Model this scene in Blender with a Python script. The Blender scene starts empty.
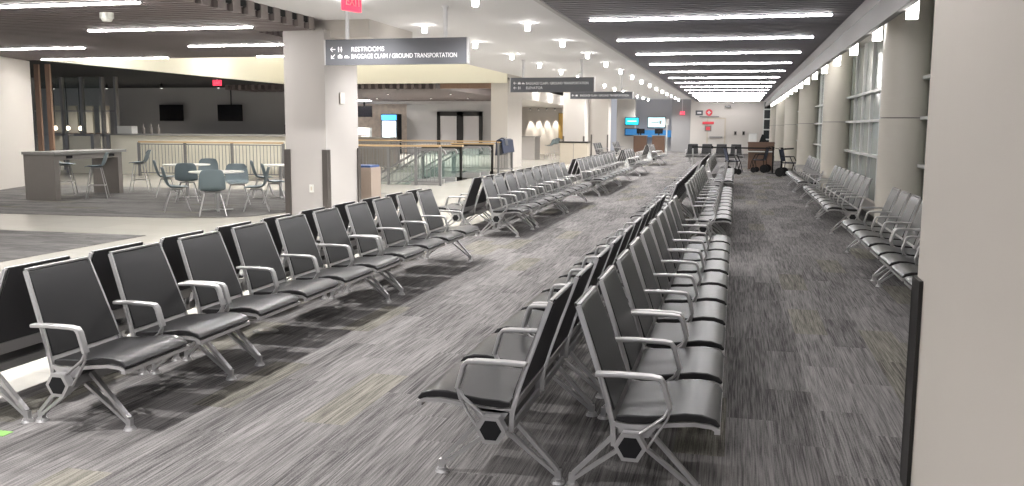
import bpy, bmesh, math, random
from mathutils import Vector, Matrix
random.seed(7)
S = bpy.context.scene
COL = S.collection
PI = math.pi

# ------------------------------------------------------------------ materials
def newmat(name):
    m = bpy.data.materials.new(name); m.use_nodes = True
    nt = m.node_tree; b = nt.nodes['Principled BSDF']
    return m, nt, b

def mat(name, col, rough=.5, metal=0., spec=.5, var=0., scale=8., bump=0., bscale=60., coat=0.):
    m, nt, b = newmat(name)
    N, Lk = nt.nodes, nt.links
    b.inputs['Roughness'].default_value = rough
    b.inputs['Metallic'].default_value = metal
    b.inputs['Specular IOR Level'].default_value = spec
    b.inputs['Coat Weight'].default_value = coat
    b.inputs['Base Color'].default_value = (*col, 1)
    if var or bump:
        tc = N.new('ShaderNodeTexCoord')
    if var:
        n = N.new('ShaderNodeTexNoise'); n.inputs['Scale'].default_value = scale
        n.inputs['Detail'].default_value = 4
        r = N.new('ShaderNodeMapRange')
        r.inputs['To Min'].default_value = 1 - var; r.inputs['To Max'].default_value = 1 + var
        mx = N.new('ShaderNodeMix'); mx.data_type = 'RGBA'; mx.blend_type = 'MULTIPLY'
        mx.inputs[0].default_value = 1; mx.inputs[6].default_value = (*col, 1)
        Lk.new(tc.outputs['Object'], n.inputs['Vector']); Lk.new(n.outputs['Fac'], r.inputs['Value'])
        Lk.new(r.outputs[0], mx.inputs[7]); Lk.new(mx.outputs[2], b.inputs['Base Color'])
    if bump:
        n2 = N.new('ShaderNodeTexNoise'); n2.inputs['Scale'].default_value = bscale
        bp = N.new('ShaderNodeBump'); bp.inputs['Strength'].default_value = bump
        bp.inputs['Distance'].default_value = .01
        Lk.new(tc.outputs['Object'], n2.inputs['Vector']); Lk.new(n2.outputs['Fac'], bp.inputs['Height'])
        Lk.new(bp.outputs['Normal'], b.inputs['Normal'])
    return m

def emis(name, col, s):
    m, nt, b = newmat(name)
    b.inputs['Base Color'].default_value = (*col, 1)
    b.inputs['Emission Color'].default_value = (*col, 1)
    b.inputs['Emission Strength'].default_value = s
    return m

def carpet(name, dark, light, along='Y', tw=.25, tl=1.0, tint=.12, bright=1.0):
    m, nt, b = newmat(name)
    N, Lk = nt.nodes, nt.links
    def math_(op, a, c=None, d=None):
        n = N.new('ShaderNodeMath'); n.operation = op
        for i, v in enumerate((a, c, d)):
            if v is None: continue
            if isinstance(v, (int, float)): n.inputs[i].default_value = v
            else: Lk.new(v, n.inputs[i])
        return n.outputs[0]
    tc = N.new('ShaderNodeTexCoord'); sp = N.new('ShaderNodeSeparateXYZ')
    Lk.new(tc.outputs['Object'], sp.inputs[0])
    u, v = (sp.outputs[0], sp.outputs[1]) if along == 'Y' else (sp.outputs[1], sp.outputs[0])
    iu = math_('FLOOR', math_('DIVIDE', u, tw))
    sh = math_('MULTIPLY', iu, .37)
    vv = math_('ADD', math_('DIVIDE', v, tl), sh)
    iv = math_('FLOOR', vv)
    cb = N.new('ShaderNodeCombineXYZ'); Lk.new(iu, cb.inputs[0]); Lk.new(iv, cb.inputs[1])
    wn = N.new('ShaderNodeTexWhiteNoise'); wn.noise_dimensions = '2D'; Lk.new(cb.outputs[0], wn.inputs['Vector'])
    tone = wn.outputs['Value']
    def streak(su, sv, seedmul, detail=3):
        c = N.new('ShaderNodeCombineXYZ')
        Lk.new(math_('MULTIPLY', u, su), c.inputs[0]); Lk.new(math_('MULTIPLY', v, sv), c.inputs[1])
        Lk.new(math_('MULTIPLY', tone, seedmul), c.inputs[2])
        n = N.new('ShaderNodeTexNoise'); n.inputs['Scale'].default_value = 1; n.inputs['Detail'].default_value = detail
        Lk.new(c.outputs[0], n.inputs['Vector']); return n.outputs['Fac']
    a = streak(135, 3.0, 9, 4); c = streak(32, 1.6, 23); g = streak(190, 160, 3, 2)
    def ctr(x, k): return math_('MULTIPLY', math_('SUBTRACT', x, .5), k)
    f = math_('ADD', ctr(a, 2.1), ctr(c, .95))
    f = math_('ADD', f, ctr(tone, .34)); f = math_('ADD', f, ctr(g, .9)); f = math_('ADD', f, .5)
    cl = N.new('ShaderNodeClamp'); Lk.new(f, cl.inputs[0])
    mx = N.new('ShaderNodeMix'); mx.data_type = 'RGBA'
    mx.inputs[6].default_value = (*[d * bright for d in dark], 1); mx.inputs[7].default_value = (*[d * bright for d in light], 1)
    Lk.new(cl.outputs[0], mx.inputs[0])
    w2 = N.new('ShaderNodeSeparateColor'); Lk.new(wn.outputs['Color'], w2.inputs[0])
    gt = math_('GREATER_THAN', w2.outputs[1], 1 - tint)
    mx2 = N.new('ShaderNodeMix'); mx2.data_type = 'RGBA'; mx2.blend_type = 'MULTIPLY'
    mx2.inputs[7].default_value = (1.03, 1.02, .86, 1)
    Lk.new(math_('MULTIPLY', gt, .75), mx2.inputs[0]); Lk.new(mx.outputs[2], mx2.inputs[6])
    Lk.new(mx2.outputs[2], b.inputs['Base Color'])
    b.inputs['Roughness'].default_value = .95; b.inputs['Specular IOR Level'].default_value = .15
    bp = N.new('ShaderNodeBump'); bp.inputs['Strength'].default_value = .35; bp.inputs['Distance'].default_value = .006
    Lk.new(g, bp.inputs['Height']); Lk.new(bp.outputs['Normal'], b.inputs['Normal'])
    return m

def tilemat(name, col, size=.6, rough=.22, joint=.82):
    m, nt, b = newmat(name); N, Lk = nt.nodes, nt.links
    tc = N.new('ShaderNodeTexCoord'); br = N.new('ShaderNodeTexBrick')
    br.offset = 0; br.inputs['Scale'].default_value = 1; br.inputs['Brick Width'].default_value = size * 2
    br.inputs['Row Height'].default_value = size; br.inputs['Mortar Size'].default_value = .004
    br.inputs['Color1'].default_value = (*col, 1); br.inputs['Color2'].default_value = (*[c * .93 for c in col], 1)
    br.inputs['Mortar'].default_value = (*[c * joint for c in col], 1)
    Lk.new(tc.outputs['Object'], br.inputs['Vector']); Lk.new(br.outputs['Color'], b.inputs['Base Color'])
    b.inputs['Roughness'].default_value = rough
    return m

def woodmat(name, c1, c2, sc=(2, 30, 30), rough=.45):
    m, nt, b = newmat(name); N, Lk = nt.nodes, nt.links
    tc = N.new('ShaderNodeTexCoord'); mp = N.new('ShaderNodeMapping'); mp.inputs['Scale'].default_value = sc
    n = N.new('ShaderNodeTexNoise'); n.inputs['Scale'].default_value = 1.5; n.inputs['Detail'].default_value = 5
    mx = N.new('ShaderNodeMix'); mx.data_type = 'RGBA'
    mx.inputs[6].default_value = (*c1, 1); mx.inputs[7].default_value = (*c2, 1)
    Lk.new(tc.outputs['Object'], mp.inputs[0]); Lk.new(mp.outputs[0], n.inputs['Vector'])
    Lk.new(n.outputs['Fac'], mx.inputs[0]); Lk.new(mx.outputs[2], b.inputs['Base Color'])
    b.inputs['Roughness'].default_value = rough
    return m

def glassmat(name, col, rough=.02, alpha=.25):
    m, nt, b = newmat(name); N, Lk = nt.nodes, nt.links
    b.inputs['Base Color'].default_value = (*col, 1); b.inputs['Roughness'].default_value = rough
    tr = N.new('ShaderNodeBsdfTransparent'); tr.inputs[0].default_value = (.97, .985, .975, 1)
    mx = N.new('ShaderNodeMixShader'); mx.inputs[0].default_value = alpha
    out = N['Material Output'] if 'Material Output' in N else N.new('ShaderNodeOutputMaterial')
    Lk.new(tr.outputs[0], mx.inputs[1]); Lk.new(b.outputs[0], mx.inputs[2]); Lk.new(mx.outputs[0], out.inputs[0])
    return m

M = dict(
    carpet=carpet('grey_plank_carpet', (.056, .053, .053), (.262, .249, .244)),
    carpet_din=carpet('dining_carpet', (.055, .054, .053), (.24, .232, .225), along='X', tint=.03),
    tile=tilemat('cream_floor_tile', (.46, .44, .395)),
    wall=mat('warm_white_paint', (.60, .555, .50), .75, var=.02, scale=3, bump=.05, bscale=160),
    wallb=mat('beige_paint', (.62, .585, .55), .75, var=.02, scale=2),
    column=mat('beige_column_panel', (.60, .565, .50), .5, var=.02, scale=2),
    pier=mat('taupe_column_panel', (.47, .445, .43), .6, var=.02, scale=3),
    greywall=mat('grey_wall_paint', (.40, .392, .395), .75, var=.03, scale=2),
    midwall=mat('mid_grey_wall_paint', (.52, .505, .51), .7, var=.02, scale=2),
    white=mat('white_ceiling_paint', (.74, .732, .745), .75, var=.015, scale=1.5),
    cream=mat('cream_fascia_paint', (.80, .77, .66), .8, var=.01),
    slat=woodmat('dark_ceiling_slat', (.15, .122, .122), (.20, .165, .165), (1, 20, 20), .6),
    slatb=woodmat('dark_grey_slat', (.19, .182, .21), (.25, .24, .27), (1, 20, 20), .5),
    plenum=mat('plenum_black', (.012, .012, .013), .9, var=.05),
    alu=mat('silver_painted_metal', (.52, .51, .51), .38, .75, var=.03, scale=12),
    aluD=mat('dull_grey_metal', (.27, .265, .265), .42, .7, var=.04, scale=12),
    steel=mat('brushed_steel', (.34, .33, .33), .36, .9, var=.06, scale=20),
    vinyl=mat('black_vinyl', (.013, .0125, .0135), .34, 0, .42, var=.06, scale=30, bump=.05, bscale=350),
    shell=mat('charcoal_back_shell', (.055, .053, .056), .6, var=.05),
    black=mat('black_plastic', (.010, .010, .011), .6, 0, .25, var=.05),
    screen=mat('dark_screen_glass', (.008, .008, .01), .15, var=.02),
    teal=mat('teal_grey_plastic', (.155, .20, .22), .45, var=.04),
    lam=mat('taupe_laminate', (.235, .215, .20), .5, var=.05, scale=6),
    lamtop=mat('grey_laminate_top', (.30, .295, .28), .4, var=.04),
    tablet=mat('white_table_laminate', (.74, .74, .70), .3, var=.02),
    wood=woodmat('light_wood_rail', (.50, .34, .18), (.62, .44, .25), (30, 3, 30)),
    woodfin=woodmat('brown_wood_fin', (.23, .14, .095), (.33, .205, .14), (30, 30, 2)),
    walnut=woodmat('walnut_laminate', (.11, .062, .042), (.18, .105, .07), (3, 3, 30)),
    kiosk=mat('beige_laminate', (.58, .52, .43), .5, var=.04),
    sign=mat('slate_sign_panel', (.10, .103, .115), .28, .2, .5, var=.04, scale=3),
    signtext=mat('white_vinyl_lettering', (.82, .82, .84), .5, var=.01),
    guard=mat('dark_corner_guard', (.022, .021, .02), .35, .3, var=.05),
    guards=mat('bronze_corner_guard', (.15, .135, .125), .35, .7, var=.05),
    frost=mat('pale_window_pane', (.36, .395, .365), .16, 0, .5, var=.03, scale=2),
    mull=mat('white_window_mullion', (.66, .67, .66), .4, .1, var=.02),
    glass=glassmat('clear_guard_glass', (.35, .45, .43), .04, .09),
    darkglass=mat('night_window_glass', (.03, .035, .04), .08, var=.04),
    led=emis('led_tube_white', (1, .975, .97), 34),
    ledl=emis('led_tube_dining', (1, .97, .93), 60),
    blade=emis('wall_light_white', (1, .97, .93), 11),
    cove=emis('cove_light_warm', (1, .95, .80), 15),
    lensd=emis('spot_lens', (1, .97, .93), 2.5),
    lens=emis('downlight_lens', (1, .97, .93), 30),
    exitr=emis('exit_sign_red', (1, .06, .12), 1.1),
    cyan=emis('cyan_screen', (.02, .55, .75), 1.0),
    bluesc=emis('blue_backlit_panel', (.03, .17, .40), .38),
    palesc=emis('pale_screen', (.62, .86, .88), 1.0),
    fridgel=emis('fridge_interior', (.75, .9, 1), 1.1),
    fridgeb=emis('fridge_header', (.05, .35, .8), 1.0),
    warm=emis('warm_lamp', (1, .8, .6), 4),
    red=mat('red_sign_print', (.75, .07, .09), .5, var=.02),
    navy=mat('navy_fabric', (.025, .035, .07), .7, var=.1, scale=30),
    navyv=mat('slate_blue_vinyl', (.035, .042, .052), .45, var=.06, scale=20),
    green=mat('green_tape', (.20, .42, .10), .6, var=.04),
    blue=mat('blue_bin_lid', (.04, .09, .25), .45, var=.04),
    binwood=woodmat('bin_wood_laminate', (.34, .27, .225), (.40, .325, .27), (30, 30, 3)),
    paper=mat('white_paper', (.8, .8, .78), .7, var=.02),
    brickw=mat('tan_bar_wall', (.55, .46, .38), .8, var=.35, scale=5),
    escal=mat('escalator_step_metal', (.20, .20, .205), .45, .6, var=.06),
)

# ------------------------------------------------------------------ mesh helpers
def setp(o, label=None, cat=None, group=None, kind=None):
    if label: o['label'] = label
    if cat: o['category'] = cat
    if group: o['group'] = group
    if kind: o['kind'] = kind
    return o

def mesh_from(bm, name, mats, smooth=False):
    bmesh.ops.recalc_face_normals(bm, faces=bm.faces)
    me = bpy.data.meshes.new(name); bm.to_mesh(me); bm.free()
    for m in (mats if isinstance(mats, (list, tuple)) else [mats]): me.materials.append(m)
    if smooth:
        for p in me.polygons: p.use_smooth = True
    return me

def obj(name, bm, mats, parent=None, smooth=False, bevel=0., seg=2):
    me = bm if isinstance(bm, bpy.types.Mesh) else mesh_from(bm, name, mats, smooth)
    o = bpy.data.objects.new(name, me); COL.objects.link(o)
    if parent: o.parent = parent
    if bevel:
        b = o.modifiers.new('edge', 'BEVEL'); b.width = bevel; b.segments = seg; b.limit_method = 'ANGLE'; b.angle_limit = math.radians(40)
        for p in me.polygons: p.use_smooth = True
        o.modifiers.new('shade', 'WEIGHTED_NORMAL')
    return o

def empty(name, loc, rz=0, label=None, cat=None, group=None):
    o = bpy.data.objects.new(name, None); COL.objects.link(o)
    o.empty_display_size = .1
    o.location = loc; o.rotation_euler = (0, 0, rz)
    return setp(o, label, cat, group)

def copy_tree(o, parent=None):
    c = o.copy(); COL.objects.link(c)
    if parent: c.parent = parent
    for ch in list(o.children): copy_tree(ch, c)
    return c

def B(): return bmesh.new()

def box(bm, x0, x1, y0, y1, z0, z1, mi=0):
    vs = [bm.verts.new((x, y, z)) for x in (x0, x1) for y in (y0, y1) for z in (z0, z1)]
    for f in ((0, 1, 3, 2), (4, 6, 7, 5), (0, 4, 5, 1), (2, 3, 7, 6), (0, 2, 6, 4), (1, 5, 7, 3)):
        bm.faces.new([vs[i] for i in f]).material_index = mi
    return bm

def bx(*a, mi=0): return box(B(), *a, mi=mi)

def bar(bm, p, q, w, h, up=(0, 0, 1), mi=0):
    p, q = Vector(p), Vector(q); d = (q - p).normalized(); u = Vector(up)
    s = d.cross(u)
    if s.length < 1e-4: s = d.cross(Vector((0, 1, 0)))
    s.normalize(); u = s.cross(d)
    vs = []
    for c in (p, q):
        for a, b in ((-1, -1), (1, -1), (1, 1), (-1, 1)):
            vs.append(bm.verts.new(c + s * a * w / 2 + u * b * h / 2))
    for f in ((0, 1, 2, 3), (7, 6, 5, 4), (0, 4, 5, 1), (1, 5, 6, 2), (2, 6, 7, 3), (3, 7, 4, 0)):
        bm.faces.new([vs[i] for i in f]).material_index = mi
    return bm

def prism(bm, pts, y0, y1, mi=0):
    """polygon in (x,z) extruded along y"""
    a = [bm.verts.new((x, y0, z)) for x, z in pts]; b = [bm.verts.new((x, y1, z)) for x, z in pts]
    n = len(pts)
    bm.faces.new(a).material_index = mi; bm.faces.new(b[::-1]).material_index = mi
    for i in range(n):
        bm.faces.new((a[i], a[(i + 1) % n], b[(i + 1) % n], b[i])).material_index = mi
    return bm

def ribbon(pts, t):
    """closed outline of a polyline with thickness t, in (x,z)"""
    P = [Vector((x, z)) for x, z in pts]; L, R = [], []
    for i, p in enumerate(P):
        if i == 0: d = P[1] - p
        elif i == len(P) - 1: d = p - P[i - 1]
        else: d = (P[i + 1] - p).normalized() + (p - P[i - 1]).normalized()
        d.normalize(); n = Vector((-d.y, d.x))
        L.append(p + n * t / 2); R.append(p - n * t / 2)
    return [tuple(v) for v in L + R[::-1]]

def cyl(bm, c, r, z0, z1, n=20, r2=None, mi=0):
    r2 = r if r2 is None else r2
    a = [bm.verts.new((c[0] + r * math.cos(2 * PI * i / n), c[1] + r * math.sin(2 * PI * i / n), z0)) for i in range(n)]
    b = [bm.verts.new((c[0] + r2 * math.cos(2 * PI * i / n), c[1] + r2 * math.sin(2 * PI * i / n), z1)) for i in range(n)]
    bm.faces.new(a[::-1]).material_index = mi; bm.faces.new(b).material_index = mi
    for i in range(n): bm.faces.new((a[i], a[(i + 1) % n], b[(i + 1) % n], b[i])).material_index = mi
    return bm

def tube(bm, pts, r, n=8, mi=0):
    P = [Vector(p) for p in pts]; rings = []
    for i, p in enumerate(P):
        d = (P[min(i + 1, len(P) - 1)] - P[max(i - 1, 0)]).normalized()
        u = Vector((0, 0, 1)) if abs(d.z) < .95 else Vector((1, 0, 0))
        s = d.cross(u).normalized(); u = s.cross(d)
        rings.append([bm.verts.new(p + s * r * math.cos(2 * PI * k / n) + u * r * math.sin(2 * PI * k / n)) for k in range(n)])
    for a, b in zip(rings, rings[1:]):
        for k in range(n): bm.faces.new((a[k], a[(k + 1) % n], b[(k + 1) % n], b[k])).material_index = mi
    bm.faces.new(rings[0][::-1]).material_index = mi; bm.faces.new(rings[-1]).material_index = mi
    return bm

def poly(bm, pts, z0, z1, mi=0):
    a = [bm.verts.new((x, y, z0)) for x, y in pts]; b = [bm.verts.new((x, y, z1)) for x, y in pts]
    n = len(pts); bm.faces.new(a[::-1]).material_index = mi; bm.faces.new(b).material_index = mi
    for i in range(n): bm.faces.new((a[i], a[(i + 1) % n], b[(i + 1) % n], b[i])).material_index = mi
    return bm

def struct(name, bm, m, parent=None, **k):
    o = obj(name, bm, m, parent, **k)
    if not parent: o['kind'] = 'structure'
    return o

def text(body, size, x, y, z, m, parent, name='lettering', align='LEFT', rot=(PI / 2, 0, 0), ext=.002, sx=1.):
    cu = bpy.data.curves.new('txt', 'FONT'); cu.body = body; cu.size = size; cu.align_x = align; cu.extrude = ext
    t = bpy.data.objects.new('txt', cu); COL.objects.link(t)
    bpy.context.view_layer.update()
    me = bpy.data.meshes.new_from_object(t.evaluated_get(bpy.context.evaluated_depsgraph_get()))
    bpy.data.objects.remove(t); bpy.data.curves.remove(cu)
    me.materials.clear(); me.materials.append(m)
    o = bpy.data.objects.new(name, me); COL.objects.link(o); o.parent = parent
    o.location = (x, y, z); o.rotation_euler = rot; o.scale = (sx, 1, 1)
    return o

# ------------------------------------------------------------------ room shell
ZC, ZW = 3.25, 3.45
TX = -4.15                                  # where carpet meets the tiled concourse
struct('floor', bx(TX, 2.6, -4, 63, -.1, 0), M['carpet'])
fl = B()
# tiled concourse with an opening for the escalators
for r in ((-30, TX, -4, 23.5), (-7.95, TX, 23.5, 31.5), (-30, -14.5, 23.5, 31.5), (-30, TX, 31.5, 63)):
    box(fl, r[0], r[1], r[2], r[3], -.1, -.002)
struct('floor_concourse', fl, M['tile'])
# carpets laid in the tile
setp(obj('carpet_patch', poly(B(), [(-20, -4), (-8.3, -4), (-8.3, 11.35), (-20, 11.35)], -.001, .004), M['carpet_din']), kind='structure')
ed = [(-20, 13.5), (-12.9, 13.52), (-10.85, 13.58), (-9.4, 13.68), (-8.7, 13.95), (-8.25, 14.4), (-8.12, 15.1), (-8.12, 20.3), (-20, 20.3)]
setp(obj('carpet_dining', poly(B(), ed, -.001, .004), M['carpet_din']), kind='structure')
# pit under the escalators
pit = B()
box(pit, -14.5, -7.95, 23.4, 23.5, -3.2, -.1); box(pit, -14.5, -7.95, 31.5, 31.6, -3.2, -.1)
box(pit, -14.6, -14.5, 23.4, 31.6, -3.2, -.1); box(pit, -7.95, -7.85, 23.4, 31.6, -3.2, -.1)
box(pit, -14.6, -7.85, 23.4, 31.6, -3.3, -3.2)
struct('wall_escalator_pit', pit, M['wallb'])

# white flat ceiling
struct('ceiling', bx(-7.9, -2.55, -4, 61, ZW, ZW + .12), M['white'])
trim = B(); box(trim, -2.62, -2.55, -4, 61, ZC - .02, ZW)
struct('trim_1', trim, M['midwall'])
# right slat ceiling : slats run across the hall
def slat_ceiling(name, x0, x1, y0, y1, m, step=.2, w=.13, skip=None):
    bm = B(); y = y0
    while y < y1:
        a, b = x0, x1
        if skip: a, b = skip(y, x0, x1)
        if b > a: box(bm, a, b, y, y + w, ZC, ZC + .1)
        y += step
    box(bm, x0, x1, y0, y1, ZC + .22, ZC + .26, 1)
    return struct(name, bm, [m, M['plenum']])
def curve_end(y, x0, x1):
    # the slatted field narrows in an arc at the far end
    if y > 46: x0 = x0 + 3.0 * ((y - 46) / 15.) ** 2.2
    return x0, x1
slat_ceiling('ceiling_slatted', -2.55, 1.56, -4, 61, M['slatb'])
def dining_clip(y, x0, x1): return (x0, x1 if y < 14.6 else -8.35)
slat_ceiling('ceiling_dining', -22, -7.2, -4, 20.1, M['slat'], skip=dining_clip)
# baffle ends along the open edge of the dining ceiling
bf = B(); y = 2.0
while y < 14.6:
    box(bf, -7.22, -7.14, y, y + .2, ZC - .01, ZC + .2); y += .4
struct('trim_2', bf, mat('slat_end_lit', (.23, .20, .195), .6, var=.05))  # lighter tone puts the light on the end faces into the colour
struct('trim_9', bx(-7.2, -7.16, -4, 14.6, ZC + .1, ZC + .26), M['plenum'])
# light trough and fascia on the window side
tr = B(); prism(tr, [(1.56, ZC + .02), (1.70, ZC - .09), (1.72, ZC - .09), (1.72, ZC + .1), (1.56, ZC + .1)], -4, 61)
struct('trim_3', tr, M['white'])
struct('trim_4', bx(1.66, 1.74, -4, 61, 2.88, ZC - .085), mat('fascia_grey_paint', (.21, .20, .195), .6, var=.03))
struct('ceiling_window_bay', bx(1.74, 2.75, -4, 61, ZC, ZC + .1), M['wallb'])

# window side
def pillar():
    p = B(); box(p, .805, 2.4, 2.6, 4.27, 0, ZC + .1)
    o = struct('wall_right', p, M['wall'])
    g = B(); box(g, .787, .803, 4.13, 4.292, 0, .95); box(g, .787, .945, 4.274, 4.292, 0, .95)
    t = obj('corner_guard', g, M['guard'])
    setp(t, 'black corner guard on the foot of the big near beige pillar at right', 'corner guard')
pillar()
CY = [13.05 + 8.4 * i for i in range(6)]
for i, cy in enumerate(CY):
    c = B(); r = .3
    for z0, z1, rr, mi in ((0, 1.735, r, 0), (1.735, 1.75, r - .012, 1), (1.75, ZC, r, 0)):
        n0 = len(c.faces); cyl(c, (2.165, cy), rr, z0, z1, 48, mi=mi); c.faces.ensure_lookup_table()
        if rr == r: bmesh.ops.delete(c, geom=[q for q in c.faces[n0:n0 + 2]], context='FACES_ONLY')
    o = struct('column', c, [M['column'], M['lam']])
    for p in o.data.polygons: p.use_smooth = abs(p.normal.z) < .5
# curtain wall between columns
WX = 2.42
spans = [(4.3, CY[0])] + list(zip(CY, CY[1:])) + [(CY[-1], 60.5)]
for i, (a, b) in enumerate(spans):
    a2, b2 = a + (.0 if i == 0 else .1), b - .1
    f = B(); n = max(2, round((b2 - a2) / 1.15))
    ys = [a2 + (b2 - a2) * k / n for k in range(n + 1)]
    for y in ys: box(f, WX - .05, WX + .05, y - .03, y + .03, .32, ZC)
    for z in (1.12, 1.74, 2.26): box(f, WX - .10, WX + .05, a2, b2, z - .022, z + .022)
    o = struct('window_%d' % (i + 1), f, M['mull'])
    for k in range(n):
        obj('pane', bx(WX + .0, WX + .015, ys[k] + .03, ys[k + 1] - .03, .32, ZC), M['frost'], o)
struct('wall_window_base', bx(WX - .08, WX + .1, 4.3, 61, 0, .32), M['wallb'])
struct('baseboard_right', bx(WX - .1, WX - .08, 4.3, 61, 0, .1), M['guard'])

# left pier (square column) with guards
struct('column_square', bx(-7.81, -7.03, 14.73, 16.14, 0, ZC + .02), M['pier'])
for i, (x0, x1, y0, y1) in enumerate(((-7.835, -7.72, 14.7, 14.72), (-7.1, -7.0, 14.7, 14.72), (-7.02, -7.0, 16.05, 16.17))):
    g = B(); box(g, x0, x1, y0, y1, 0, 1.18)
    if i == 0: box(g, -7.835, -7.82, 14.72, 14.84, 0, 1.18)
    if i == 1: box(g, -7.02, -7.0, 14.72, 14.84, 0, 1.18)
    setp(obj('corner_guard', g, M['guards']), 'bronze corner guard on the square taupe column, %s edge' % ('left', 'middle', 'right')[i], 'corner guard', 'corner guards on the square column')
struct('beam_bulkhead', bx(-7.45, -6.3, 15.0, 17.2, ZC - .1, ZW + .1), M['wallb'])
o = obj('wall_outlet', bx(-7.36, -7.28, 14.708, 14.72, .42, .56), M['tablet']); setp(o, 'white wall outlet low on the square column', 'outlet')
obj('socket', bx(-7.335, -7.305, 14.705, 14.71, .455, .525), M['kiosk'], o)
sp_ = B(); box(sp_, -7.012, -7.0, 15.3, 15.5, 2.0, 2.2)
setp(obj('wall_speaker_grille', sp_, M['wallb'], bevel=.003), 'small square pale grille on the right face of the square column', 'grille')

# left wall of the dining zone, beyond it the restaurant
lw = B(); poly(lw, [(-15.6, 13.4), (-17.44, 18.35), (-18.18, 20.4), (-18.55, 20.3), (-16.0, 13.2)], 0, ZC)
struct('wall_left', lw, M['wallb'])
ol = obj('wall_switch', bx(-.05, .05, -.01, 0, -.06, .06), M['tablet'], bevel=.004); ol.location = (-17.44 + .37, 18.35 - 1.0 + .02, 1.25); ol.rotation_euler = (0, 0, math.radians(70))
setp(ol, 'white switch plate on the cream wall at far left', 'switch')
struct('ceiling_restaurant', bx(-32, -17.7, 20.2, 36, ZC, ZC + .2), M['plenum'])
struct('trim_5', bx(-17.8, -17.6, 20.2, 33.6, ZC, 5.2), M['cream'])
struct('trim_6', bx(-17.8, -8.5, 33.5, 33.6, ZC, 5.2), M['cream'])
struct('ceiling_atrium', bx(-18, -7.9, 14.6, 33.6, 5.2, 5.3), M['white'])
struct('wall_atrium', bx(-7.9, -7.8, 14.6, 33.6, ZW + .12, 5.2), M['white'])
struct('trim_10', bx(-18, -7.9, 14.5, 14.6, ZC + .3, 5.2), M['white'])
struct('wall_restaurant_back', bx(-32, -16.2, 36, 36.1, 0, ZC), M['greywall'])
struct('wall_restaurant_side', bx(-32.1, -32, 20, 36, 0, ZC), M['greywall'])
# back zone to the right of the square column
struct('ceiling_back_slatted', bx(-24, -8.5, 33.6, 50.5, ZC + .16, ZC + .2), M['plenum'])
bs = B(); x = -20.5
while x < -11.2:
    box(bs, x, x + .13, 33.62, 50.2, ZC - .2, ZC + .16); x += .3
box(bs, -11.2, -8.5, 33.62, 33.7, ZC - .2, ZC + .16, 1)
box(bs, -11.2, -8.5, 33.7, 50.5, ZC + .1, ZC + .16)
struct('ceiling_baffles', bs, [M['slat'], M['woodfin']])
struct('wall_back_grey', bx(-18.9, -12.75, 50.5, 50.7, 0, ZC + .16), M['greywall'])
struct('wall_bar_back', bx(-24, -18.9, 52.5, 52.7, 0, ZC + .16), M['brickw'])
struct('trim_7', bx(-24, -12.75, 50.2, 50.5, ZC - .36, ZC + .16), M['greywall'])
# pier between back zone and lounge
struct('column_pier', bx(-9.15, -8.5, 33.6, 36, 0, 3.62), M['wallb'])

# lounge at far left and end walls
struct('wall_lounge', bx(-12.75, -7.2, 53.0, 53.2, 0, ZW + .3), M['wallb'])
struct('wall_lounge_side', bx(-12.85, -12.75, 50.2, 53.2, 0, ZW + .3), M['wallb'])
sf = B(); poly(sf, [(-8.9, 36), (-8.5, 36), (-8.9, 52.9), (-12.7, 52.9), (-12.0, 50)], 2.72, 3.2)
struct('beam_soffit', sf, M['wallb'])
struct('ceiling_lounge', bx(-13, -7.9, 33.6, 62.2, ZW + .18, ZW + .3), M['white'])
struct('wall_end_left', bx(-7.2, -4.25, 62.6, 62.8, 0, ZW + .1), M['midwall'])
struct('wall_end_mid', bx(-4.25, -2.85, 61.6, 61.8, 0, ZW + .1), M['greywall'])
struct('wall_end', bx(-2.85, 2.45, 58.5, 58.7, 0, ZC + .1), M['wallb'])
# far beige columns
for i, (cx, cy, w, d) in enumerate(((-7.05, 40.4, .98, 1.0), (-7.3, 50.0, .95, 1.0), (-7.15, 60.5, 1.2, .6))):
    struct('column_far', bx(cx - w / 2, cx + w / 2, cy - d / 2, cy + d / 2, 0, ZW), M['wallb'])
    if i < 2:
        for k, sx in enumerate((-1, 1)):
            g = obj('corner_guard', bx(cx + sx * (w / 2 - .03) - .04, cx + sx * (w / 2 - .03) + .04, cy - d / 2 - .015, cy - d / 2, 0, 1.2), M['guards'])
            setp(g, 'bronze corner guard on the %s edge of the %s far beige column' % (('left', 'right')[k], ('nearer', 'second')[i]), 'corner guard', 'corner guards on the far columns')

# end wall door, signs
d = struct('door_1', bx(-1.75, -.75, 58.44, 58.5, 0, 2.15), M['wallb'])
obj('door_frame', box(box(bx(-1.83, -1.75, 58.42, 58.5, 0, 2.22), -.75, -.67, 58.42, 58.5, 0, 2.22), -1.75, -.75, 58.42, 58.5, 2.15, 2.22), M['kiosk'], d)
obj('door_push_bar', bx(-1.65, -.85, 58.36, 58.42, .98, 1.06), M['aluD'], d)
o = obj('wall_sign', bx(-2.55, -2.1, 58.46, 58.5, 2.38, 2.68), M['sign']); setp(o, 'small dark grey wall sign at top left of the end wall', 'sign')
obj('sign_mark', bx(-2.45, -2.2, 58.455, 58.46, 2.48, 2.58), M['signtext'], o)
o = obj('wall_sign', B(), M['red']); setp(o, 'round red warning sign high on the end wall', 'sign')
bmr = B(); cyl(bmr, (0, 0), .21, 0, .03, 28); o.data = mesh_from(bmr, 'wall_sign', M['red']); o.location = (-1.72, 58.5, 2.55); o.rotation_euler = (PI / 2, 0, 0)
bmr = B(); box(bmr, -.12, .12, -.02, .03, .03, .034); box(bmr, -.05, .05, -.1, .1, .03, .034); obj('sign_mark', bmr, M['paper'], o)
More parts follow.
